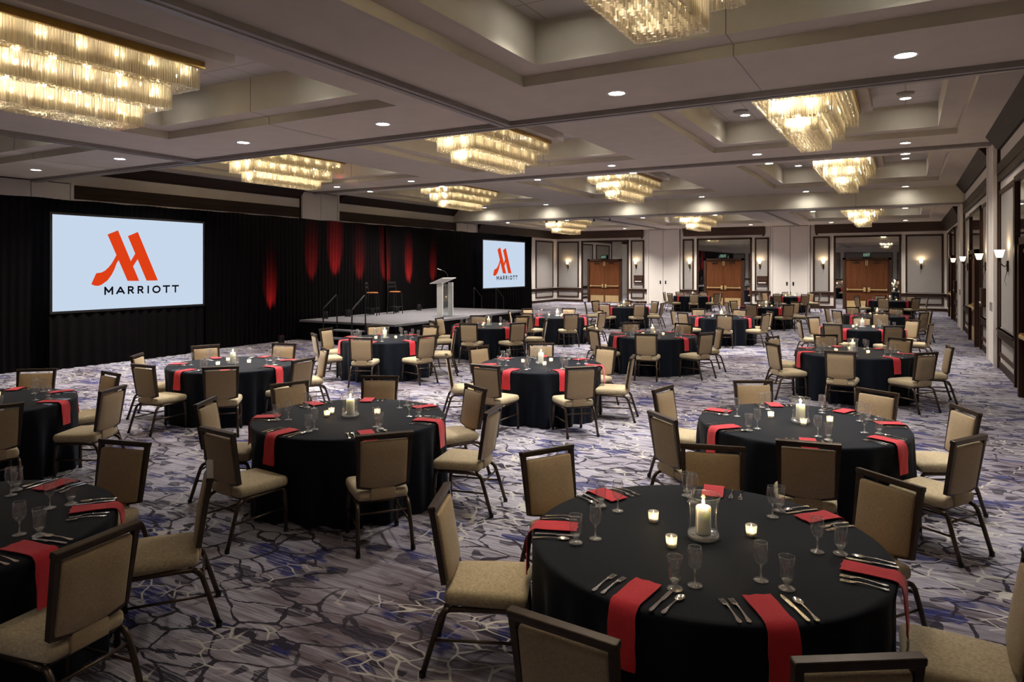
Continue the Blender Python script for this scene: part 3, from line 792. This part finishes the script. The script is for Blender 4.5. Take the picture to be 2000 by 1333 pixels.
# red uplights at the foot of the drapes
ul = thing('uplight', 'x', 'stage light')
MB().lathe([(0, .0), (.075, .0), (.085, .03), (.085, .18), (.078, .204), (.068, .204), (.066, .185), (.0, .183)], 16, Matrix.Translation((0, 0, .02))).obj('housing', M['black'], ul, 'auto')
MB().lathe([(.064, .0), (0, .003)], 16, Matrix.Translation((0, 0, .211))).obj('lens', M['uplens'], ul)
m = MB(); m.box(-.11, -.095, -.02, .02, 0, .17); m.box(.095, .11, -.02, .02, 0, .17); m.box(-.11, .11, -.02, .02, 0, .012); m.obj('yoke', M['black'], ul)
UL = Proto(ul)
UPS = ((14.02, 0), (15.75, 1), (16.75, 1), (17.9, 1), (19.2, 1), (20.5, 1), (22.0, 1))
for i, (y, s) in enumerate(UPS):
    z = SZ if s else 0
    UL.put((XD + .46, y, z), 0, 'small red uplight on the carpet in front of the drapes before the stage' if not s else 'small black uplight at the drape foot on stage, %s from the steps' % ORD[i - 1], 'red uplights along the drapes')
    lamp('SPOT', 'uplight_lamp', (XD + .46, y, z + .24), UP_W * (.5, .35, 1.0, .45, .6, 1.0, .3)[i], (1, .035, .03), (PI - R(17 if i == 2 else 20), 0, PI / 2), radius=.04, spot_size=R(22), spot_blend=1.0)

# ------------------------------------------------------------------ chairs
chp = thing('banquet_chair', 'x', 'chair')
def seat_fn(x, y, z):
    k = (y + .22) / .45                           # narrower towards the rear
    x2 = x * (.90 + .10 * min(1, max(0, k * 1.6)))
    crown = .016 * (1 - (x / .225) ** 2) * (1 - ((y - .005) / .225) ** 2) if z > .44 else 0
    return (x2, y, z + max(0, crown))
s_ = MB(); s_.rbox(-.225, .225, -.22, .23, .378, .465, .034, 3, seat_fn)
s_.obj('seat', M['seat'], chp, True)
TB = Matrix.Translation((0, -.215, .50)) @ Matrix.Rotation(R(9), 4, 'X')     # leaning back
def back_fn(x, y, z):
    z2 = z - .026 * (1 - (x / .19) ** 2) if z < .17 else z
    bul = .012 * (1 - (x / .19) ** 2) * (1 - ((z - .17) / .19) ** 2)
    return (x, y + (bul if y > 0 else -bul * .4), z2)
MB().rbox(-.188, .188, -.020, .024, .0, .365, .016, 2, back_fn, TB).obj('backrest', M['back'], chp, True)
fr = MB()
out = []; inn = []
def arc(x0, x1, z, sag, n=8): return [(x0 + (x1 - x0) * i / n, z - sag * (1 - (2 * i / n - 1) ** 2)) for i in range(n + 1)]
out = arc(-.205, .205, -.005, .028) + [(.222, .41)] + [(-.222, .41)]
inn = arc(-.184, .184, .012, .026) + [(.190, .385)] + [(-.190, .385)]
n = len(out); vs = []
for yy in (-.018, .014):
    vs += [(a, yy, b) for a, b in out] + [(a, yy, b) for a, b in inn]
fs = []
for i in range(n):
    j = (i + 1) % n
    fs += [(i, j, n + j, n + i), (2 * n + j, 2 * n + i, 3 * n + i, 3 * n + j), (j, i, 2 * n + i, 2 * n + j), (n + i, n + j, 3 * n + j, 3 * n + i)]
fr.add(vs, fs, TB); fr.rbox(-.226, .226, -.023, .020, .392, .422, .006, 2, None, TB)
fr.obj('back_frame', M['bronze'], chp)
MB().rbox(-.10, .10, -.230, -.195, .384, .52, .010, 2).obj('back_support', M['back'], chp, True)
sf = MB()
for sx in (-1, 1):
    sf.tube([(sx * .195, .19, .362), (sx * .197, .10, .367), (sx * .197, -.10, .367), (sx * .196, -.19, .362)], .015, 8)
sf.tube([(-.19, .16, .366), (.19, .16, .366)], .011, 6); sf.tube([(-.19, -.17, .366), (.19, -.17, .366)], .011, 6)
sf.obj('seat_frame', M['legm'], chp, True)
for sx in (-1, 1):
    for path in ([(sx * .205, .215, .012), (sx * .203, .212, .20), (sx * .198, .205, .325), (sx * .196, .195, .352), (sx * .196, .17, .364)],
                 [(sx * .212, -.332, .012), (sx * .206, -.275, .20), (sx * .199, -.235, .325), (sx * .197, -.215, .352), (sx * .196, -.185, .364)]):
        lg = MB().tube(path, .0165, 8).obj('leg', M['legm'], chp, True)
        x, y, _ = path[0]
        MB().lathe([(0, 0), (.018, .001), (.020, .008), (.0192, .030)], 10, Matrix.Translation((x, y, 0))).obj('glide', M['black'], lg, True)
    MB().tube([(sx * .203, .212, .20), (sx * .206, -.275, .20)], .009, 6).obj('stretcher', M['legm'], chp, True)
MB().tube([(-.201, -.245, .295), (.201, -.245, .295)], .009, 6).obj('stretcher', M['legm'], chp, True)
CHR = Proto(chp)

# ------------------------------------------------------------------ table linen, glass, cutlery, candles
def cloth_mesh(seed, chairs):
    rr = random.Random(seed); n = 240; zt = .752
    comps = [(k, rr.uniform(.3, 1) / (k ** .12), rr.uniform(0, 6.28)) for k in (5, 7, 9, 11, 14, 17, 19, 23, 29)]
    norm = sum(a for _, a, _ in comps)
    rings = [(.885, zt, 0), (.905, zt - .003, 0), (.915, zt - .012, 0), (.918, zt - .03, .02)]
    for k in range(1, 15):
        t = k / 14; rings.append((.918 + .022 * t, (zt - .03) * (1 - t) + .004 * t, t))
    vs = [(0, 0, zt)]; fs = []
    for r in (.3, .6): vs += [(r * math.cos(2 * PI * i / n), r * math.sin(2 * PI * i / n), zt) for i in range(n)]
    for r, z, t in rings:
        for i in range(n):
            a = 2 * PI * i / n
            f = sum(am * math.sin(k * a + ph) for k, am, ph in comps) / norm * 2.0
            q = r + .105 * (t ** .75) * (f - .28)
            if t > .02:
                for ca, rad in chairs:
                    if not rad: continue
                    d = abs((math.degrees(a) - ca + 180) % 360 - 180)
                    if d > 26: continue
                    lim = (rad - .302 - .243) / max(.9, math.cos(R(min(d, 17)))) - .012
                    k = 1 if d < 17 else (26 - d) / 9
                    k *= min(1, t / .28)
                    if q > lim: q += (lim - q) * k
            vs.append((q * math.cos(a), q * math.sin(a), z))
    fs += [(0, 1 + i, 1 + (i + 1) % n) for i in range(n)]
    for q in range(len(rings) + 1):
        o0 = 1 + q * n
        for i in range(n): fs.append((o0 + i, o0 + n + i, o0 + n + (i + 1) % n, o0 + (i + 1) % n))
    m = MB(); m.add(vs, fs); return m.mesh('tablecloth', M['cloth'], True)
ZT = .7535

def napkin_mesh(hang, seed, w=.128, inner=.68):
    rr = random.Random(seed); m = MB()
    # centre line in (r, z): from the inner end over the table edge and down
    line = [(inner, .006), (inner + .06, .006), (inner + .12, .006), (.86, .006), (.895, .006), (.915, .001), (.930, -.014), (.937, -.04)]
    k = 6
    for i in range(1, k + 1): line.append((.940 + .008 * i / k, -.04 - hang * i / k))
    L = len(line); vs = []
    for i, (r, z) in enumerate(line):
        on = i < 6
        for lay in (0, 1):
            for j in range(5):
                t = j / 4 - .5
                ww = w * (1 + .03 * math.sin(i * 1.7)) * (1.0 if on else 1 + .05 * i / L)
                zz = z + (.004 if on else 0) * lay + (.0025 * math.sin(j * 2.1 + i) if on and 0 < i < 4 else 0)
                rr2 = r + (.0055 * lay if not on else 0) + (-.012 * abs(math.sin(j * 1.9 + 1)) if i == 0 else 0) + (.004 * math.sin(j * 2.5 + i * .6) if not on else 0)
                vs.append((t * ww, -rr2, zz + (.004 if on else 0)))
    fs = []
    for i in range(L - 1):
        for j in range(4):
            a = i * 10 + j; b = a + 10
            fs.append((a + 5, a + 6, b + 6, b + 5)); fs.append((a + 1, a, b, b + 1))
        for j in (0, 4):
            a = i * 10 + j; b = a + 10; fs.append((a, a + 5, b + 5, b) if j == 0 else (a + 5, a, b, b + 5))
    fs += [(j + 1, j, j + 5, j + 6) for j in range(4)]; e = (L - 1) * 10; fs += [(e + j, e + j + 1, e + j + 6, e + j + 5) for j in range(4)]
    m.add(vs, fs); return m.mesh('napkin', M['red'], 'auto')
NPM = [napkin_mesh(.205, 1), napkin_mesh(.215, 2), napkin_mesh(.195, 3)]

def circle(r, z, n=20): return [(r * math.cos(2 * PI * k / n), r * math.sin(2 * PI * k / n), z) for k in range(n)]
wg = thing('wine_glass', 'x', 'wine glass')
MB().lathe([(.0, .002), (.034, .002), (.033, .005), (.010, .009), (.0045, .016), (.004, .055), (.0055, .072), (.0, .074)], 20).obj('foot_and_stem', M['foot'], wg, True)
b_ = MB(); b_.lathe([(.006, .072), (.022, .084), (.032, .105), (.0345, .125), (.0325, .150), (.0285, .178), (.0272, .1785), (.0275, .176)], 20); b_.cur = 1; b_.tube(circle(.0279, .1785), .0011, 5, closed=True); b_.lathe([(.006, .0725), (.0, .079)], 12); b_.obj('bowl', [M['glass'], M['foot']], wg, True)
WG = Proto(wg)
gb = thing('water_goblet', 'x', 'water glass')
MB().lathe([(.0, .003), (.036, .002), (.036, .007), (.020, .014), (.011, .020), (.012, .028), (.018, .034), (.0, .036)], 20).obj('foot_and_stem', M['foot'], gb, True)
b_ = MB(); b_.lathe([(.016, .034), (.026, .044), (.030, .062), (.031, .105), (.035, .148), (.0337, .1485), (.034, .146)], 20); b_.cur = 1; b_.tube(circle(.0343, .1485), .0012, 5, closed=True); b_.lathe([(.0, .046), (.020, .046), (.018, .036)], 14); b_.obj('bowl', [M['glass'], M['foot']], gb, True)
GB = Proto(gb)
def cutlery(kind):
    m = MB()
    def strip(pts, th=.0022):     # (y, half width, z)
        vs = []
        for y, hw, z in pts: vs += [(-hw, y, z), (hw, y, z), (hw, y, z + th), (-hw, y, z + th)]
        fs = [(0, 1, 2, 3), tuple(len(vs) - 4 + i for i in (3, 2, 1, 0))]
        for i in range(len(pts) - 1):
            a = 4 * i
            for k in range(4): fs.append((a + k, a + 4 + k, a + 4 + (k + 1) % 4, a + (k + 1) % 4))
        m.add(vs, fs)
    handle = [(-.10, .005, .002), (-.095, .0095, .002), (-.085, .0105, .002), (-.06, .006, .004), (-.02, .0038, .008), (.02, .0036, .010)]
    if kind == 'fork':
        strip(handle + [(.035, .0055, .008), (.045, .0115, .005), (.058, .0125, .004)])
        for x in (-.0105, -.0035, .0035, .0105):
            m.box(x - .0016, x + .0016, .056, .102, .0035, .0055)
    elif kind == 'knife':
        strip([(-.115, .005, .001), (-.11, .0085, .001), (-.09, .009, .001), (-.03, .0065, .002), (.0, .0065, .002)], .005)
        strip([(.0, .0065, .003), (.01, .0095, .003), (.08, .0105, .003), (.105, .008, .003), (.118, .001, .003)], .0015)
    else:
        strip(handle[:-1] + [(.035, .004, .008)])
        vs = [(0, .063, .002)]; fs = []
        for r, z in ((.5, .0035), (1, .009)):
            for k in range(14): a = 2 * PI * k / 14; vs.append((.0195 * r * math.cos(a), .065 + .033 * r * math.sin(a), z))
        fs = [(0, 1 + k, 1 + (k + 1) % 14) for k in range(14)] + [(1 + k, 15 + k, 15 + (k + 1) % 14, 1 + (k + 1) % 14) for k in range(14)]
        m.add(vs, fs)
    return m.mesh(kind, M['silver'], 'auto')
CM = {k: cutlery(k) for k in ('fork', 'knife', 'spoon')}
b_ = MB(); b_.lathe([(.080, .03), (.074, .07), (.073, .12), (.080, .19), (.090, .225), (.0875, .2265), (.088, .222)], 28); b_.cur = 1; b_.lathe([(.0, .001), (.078, .001), (.083, .008), (.0805, .03), (.07, .020), (.0, .0195)], 28); b_.tube(circle(.089, .226, 28), .0016, 6, closed=True)
hc = tag(b_.obj('hurricane_glass', [M['hglass'], M['foot']], None, True), 'x', 'candle glass'); HC = Proto(hc)
pc = thing('pillar_candle', 'x', 'candle')
MB().lathe([(.0, 0), (.040, 0), (.0405, .006), (.040, .140), (.036, .146), (.012, .143), (.0, .142)], 22).obj('wax_body', M['wax'], pc, 'auto')
MB().tube([(0, 0, .140), (.001, 0, .152), (.003, 0, .157)], .0015, 5).obj('wick', M['wick'], pc)
MB().lathe([(.0, .150), (.006, .157), (.0085, .166), (.006, .180), (.0, .197)], 10).obj('flame', M['flame'], pc, True)
PC = Proto(pc)
vt = thing('votive_candle', 'x', 'votive candle')
MB().lathe([(.0, .002), (.024, .002), (.026, .006), (.030, .062), (.0288, .0625), (.0290, .060)], 18).obj('glass_cup', M['votive'], vt, True)
MB().lathe([(.0, .010), (.0235, .010), (.0245, .026), (.0, .025)], 18).obj('wax_body', M['wax'], vt, 'auto')
MB().lathe([(.0, .028), (.0045, .034), (.006, .041), (.004, .050), (.0, .066)], 8).obj('flame', M['flame'], vt, True)
VT = Proto(vt)

TABLES = [
('S', 0, -0.94, 3.72, [(-1.7, 1.45), (51.7, 1.41), (100.7, 1.38), (152.8, 1.45), (-159.5, 1.47), (-95.7, 1.5), (-55.4, 1.45)]),
('S', 1, -0.85, 6.93, [(23.2, 1.47), (64.9, 1.39), (117.3, 1.43), (168.3, 1.45), (-132.9, 1.48), (-81.2, 1.47), (-28.2, 1.47)]),
('S', 2, -0.78, 13.1, [(8.9, 1.45), (60.3, 1.45), (111.7, 1.45), (163.2, 1.45), (-145.4, 1.45), (-94.0, 1.45), (-42.5, 1.45)]),
('S', 3, -0.9, 18.57, [(41.7, 1.45), (93.1, 1.45), (144.6, 1.45), (-164.0, 1.45), (-112.6, 1.45), (-61.2, 1.45), (-9.7, 1.45)]),
('S', 4, -0.74, 23.56, [(18.5, 1.45), (70.0, 1.45), (121.4, 1.45), (172.8, 1.45), (-135.8, 1.45), (-84.3, 1.45), (-32.9, 1.45)]),
('S', 5, -0.59, 34.16, [(4.0, 1.45), (55.5, 1.45), (106.9, 1.45), (158.3, 1.45), (-150.2, 1.45), (-98.8, 1.45), (-47.4, 1.45)]),
('M', 0, -4.68, 1.71, [(7.7, 1.36), (54.8, 1.45), (104.5, 1.38)]),
('M', 1, -4.68, 5.05, [(13.0, 1.48), (62.8, 1.42), (119.9, 1.49), (161.7, 1.39), (-148.2, 1.41), (-91.1, 1.48), (-36.9, 1.5)]),
('M', 2, -4.74, 9.2, [(13.5, 1.38), (65.9, 1.38), (116.8, 1.38), (166.6, 1.38), (-138.5, 1.43), (-92.5, 1.5), (-41.8, 1.5)]),
('M', 3, -4.69, 14.29, [(26.6, 1.45), (78.0, 1.45), (129.4, 1.45), (-179.1, 1.45), (-127.7, 1.45), (-76.3, 1.45), (-24.9, 1.45)]),
('M', 4, -4.66, 20.5, [(29.6, 1.45), (81.0, 1.45), (132.4, 1.45), (-176.1, 1.45), (-124.7, 1.45), (-73.3, 1.45), (-21.9, 1.45)]),
('M', 5, -4.42, 26.52, [(1.1, 1.45), (52.5, 1.45), (103.9, 1.45), (155.4, 1.45), (-153.2, 1.45), (-101.8, 1.45), (-50.4, 1.45)]),
('M', 6, -5.01, 36.51, [(-0.4, 1.45), (51.0, 1.45), (102.4, 1.45), (153.9, 1.45), (-154.7, 1.45), (-103.3, 1.45), (-51.9, 1.45)]),
('P', 0, -8.63, 3.59, [(131.5, 1.39), (81.7, 1.36), (28.3, 1.5), (-17.6, 1.36)]),
('P', 1, -8.75, 6.92, [(1.4, 1.44), (55.8, 1.38), (105.1, 1.38), (159.4, 1.38), (-144.1, 1.38), (-89.8, 1.44), (-44.1, 1.49)]),
('P', 2, -9.2, 10.93, [(34.4, 1.45), (85.8, 1.45), (137.3, 1.45), (-171.3, 1.45), (-119.9, 1.45), (-68.4, 1.45), (-17.0, 1.45)]),
('P', 3, -8.98, 14.6, [(25.2, 1.45), (80.8, 1.38), (133.9, 1.38), (189.2, 1.38), (-124.0, 1.5), (-78.7, 1.41), (-28.9, 1.38)]),
('P', 4, -8.95, 18.42, [(-3.5, 1.5), (43.1, 1.38), (100.3, 1.38), (159.1, 1.38), (-153.0, 1.45), (-99.4, 1.5), (-49.6, 1.5)]),
('P', 5, -8.99, 24.08, [(4.5, 1.45), (56.0, 1.45), (107.4, 1.45), (158.8, 1.45), (-149.8, 1.45), (-98.3, 1.45), (-46.9, 1.45)]),
('P', 6, -9.29, 34.63, [(30.3, 1.45), (81.7, 1.45), (133.1, 1.45), (-175.5, 1.45), (-124.0, 1.45), (-72.6, 1.45), (-21.2, 1.45)]),
]
LINE = {'S': 'sconce-wall line', 'M': 'middle line', 'P': 'stage-side line'}
SIDES = ('sconce-wall side', 'sconce-and-door corner', 'far-door side', 'stage-and-door corner', 'stage side', 'stage-and-viewer corner', 'viewer side', 'sconce-and-viewer corner')
VOT = {('S', 0): ((-.302, .082), (-.109, -.216), (.22, .142)), ('M', 1): ((-.23, -.02), (-.17, -.14), (.20, .16)), ('S', 1): ((-.27, .05), (.04, -.12), (.24, .10))}
def copy1(meshname, mesh, loc, rz, label, cat, group):
    o = bpy.data.objects.new(meshname, mesh); C.objects.link(o); o.location = loc; o.rotation_euler = (0, 0, rz); tag(o, label, cat, group); return o
for ti, (ln, k, cx, cy_, chairs) in enumerate(TABLES):
    tb = '%s table of the %s' % (ORD[k], LINE[ln])
    copy1('tablecloth', cloth_mesh(ti + 20, chairs), (cx, cy_, 0), 0, 'black floor-length cloth on the round %s' % tb, 'tablecloth', 'black tablecloths')
    if seen(cx, cy_, .85, .12):
        HC.put((cx, cy_, ZT), 0, 'clear flared candle glass in the middle of the %s' % tb, 'flared candle glasses')
        PC.put((cx, cy_, ZT + .021), rnd.uniform(0, 6), 'lit cream pillar candle inside the glass, %s' % tb, 'lit pillar candles')
        lamp('POINT', 'candle_lamp', (cx, cy_, ZT + .20), 1.2, (1, .86, .64), radius=.012)
    a0 = rnd.uniform(0, 2)
    vp = VOT.get((ln, k)) or [(.26 * math.cos(a0 + q * 2.1 + rnd.uniform(-.3, .3)), .26 * math.sin(a0 + q * 2.1 + rnd.uniform(-.3, .3))) for q in range(3)]
    for q, (dx, dy) in enumerate(vp):
        if seen(cx + dx, cy_ + dy, .78, .05):
            s8 = SIDES[int(round(math.degrees(math.atan2(dy, dx)) / 45)) % 8]
            VT.put((cx + dx, cy_ + dy, ZT), rnd.uniform(0, 6), 'small lit votive candle, %s of the centrepiece, %s' % (s8, tb), 'lit votive candles')
            if cy_ < 22: lamp('POINT', 'votive_lamp', (cx + dx, cy_ + dy, ZT + .046), .22, (1, .74, .46), radius=.008)
    far = cy_ > 16
    seats = list(chairs)
    if len(chairs) < 7: # settings whose chairs are outside the picture
        base = chairs[0][0]
        for j in range(7):
            a = base + 360 * j / 7
            if all(abs((a - c[0] + 180) % 360 - 180) > 26 for c in chairs): seats.append((a, 0))
    for a, rad in seats:
        aa = R(a); s8 = SIDES[int(round(a / 45)) % 8]
        er = Vector((math.cos(aa), math.sin(aa))); rt = Vector((-er.y, er.x))
        if rad:
            p = Vector((cx, cy_)) + er * (rad - .302)
            if seen(p.x, p.y, .6, .55):
                CHR.put((p.x, p.y, 0), aa + PI / 2 + R(rnd.uniform(-4, 4)), 'tan fabric banquet chair, %s, %s' % (s8, tb), 'banquet chairs')
        if not seen(cx + er.x * .75, cy_ + er.y * .75, .78, .2): continue
        na = aa + R(rnd.uniform(-2.5, 2.5)) if ti else aa + R(-1)
        copy1('napkin', NPM[(ti + int(a)) % 3], (cx, cy_, ZT - .0015), na + PI / 2, 'folded red napkin over the table edge, %s, %s' % (s8, tb), 'napkin', 'folded red napkins')
        er = Vector((math.cos(na), math.sin(na))); rt = Vector((-er.y, er.x))
        def at(r, t): return (cx + er.x * r + rt.x * t, cy_ + er.y * r + rt.y * t, ZT)
        jj = lambda s: rnd.uniform(-s, s)
        gw = {-95.7: ((.57, .178), (.655, .118)), -55.4: ((.52, .088), (.61, .168)), -159.5: ((.567, .126), (.665, .20))}.get(a) if ti == 0 else None
        WG.put(at(*gw[0]) if gw else at(.555 + jj(.012), .115 + jj(.02)), rnd.uniform(0, 6), 'stemmed wine glass, %s, %s' % (s8, tb), 'wine glasses')
        GB.put(at(*gw[1]) if gw else at(.66 + jj(.012), .155 + jj(.015)), rnd.uniform(0, 6), 'footed water glass, %s, %s' % (s8, tb), 'water glasses')
        if not far:
            rot = na + PI / 2
            for nm, t, lab in (('fork', -.165, 'outer dinner fork'), ('fork', -.118, 'inner dinner fork')):
                copy1(nm, CM['fork'], at(.785 + jj(.01), t + jj(.006)), rot + R(jj(4)), 'silver %s, %s, %s' % (lab, s8, tb), 'fork', 'silver forks')
            copy1('knife', CM['knife'], at(.785 + jj(.01), .115 + jj(.006)), rot + R(jj(4)), 'silver table knife, %s, %s' % (s8, tb), 'knife', 'silver knives')
            copy1('spoon', CM['spoon'], at(.79 + jj(.01), .165 + jj(.006)), rot + R(jj(4)), 'silver spoon, %s, %s' % (s8, tb), 'spoon', 'silver spoons')
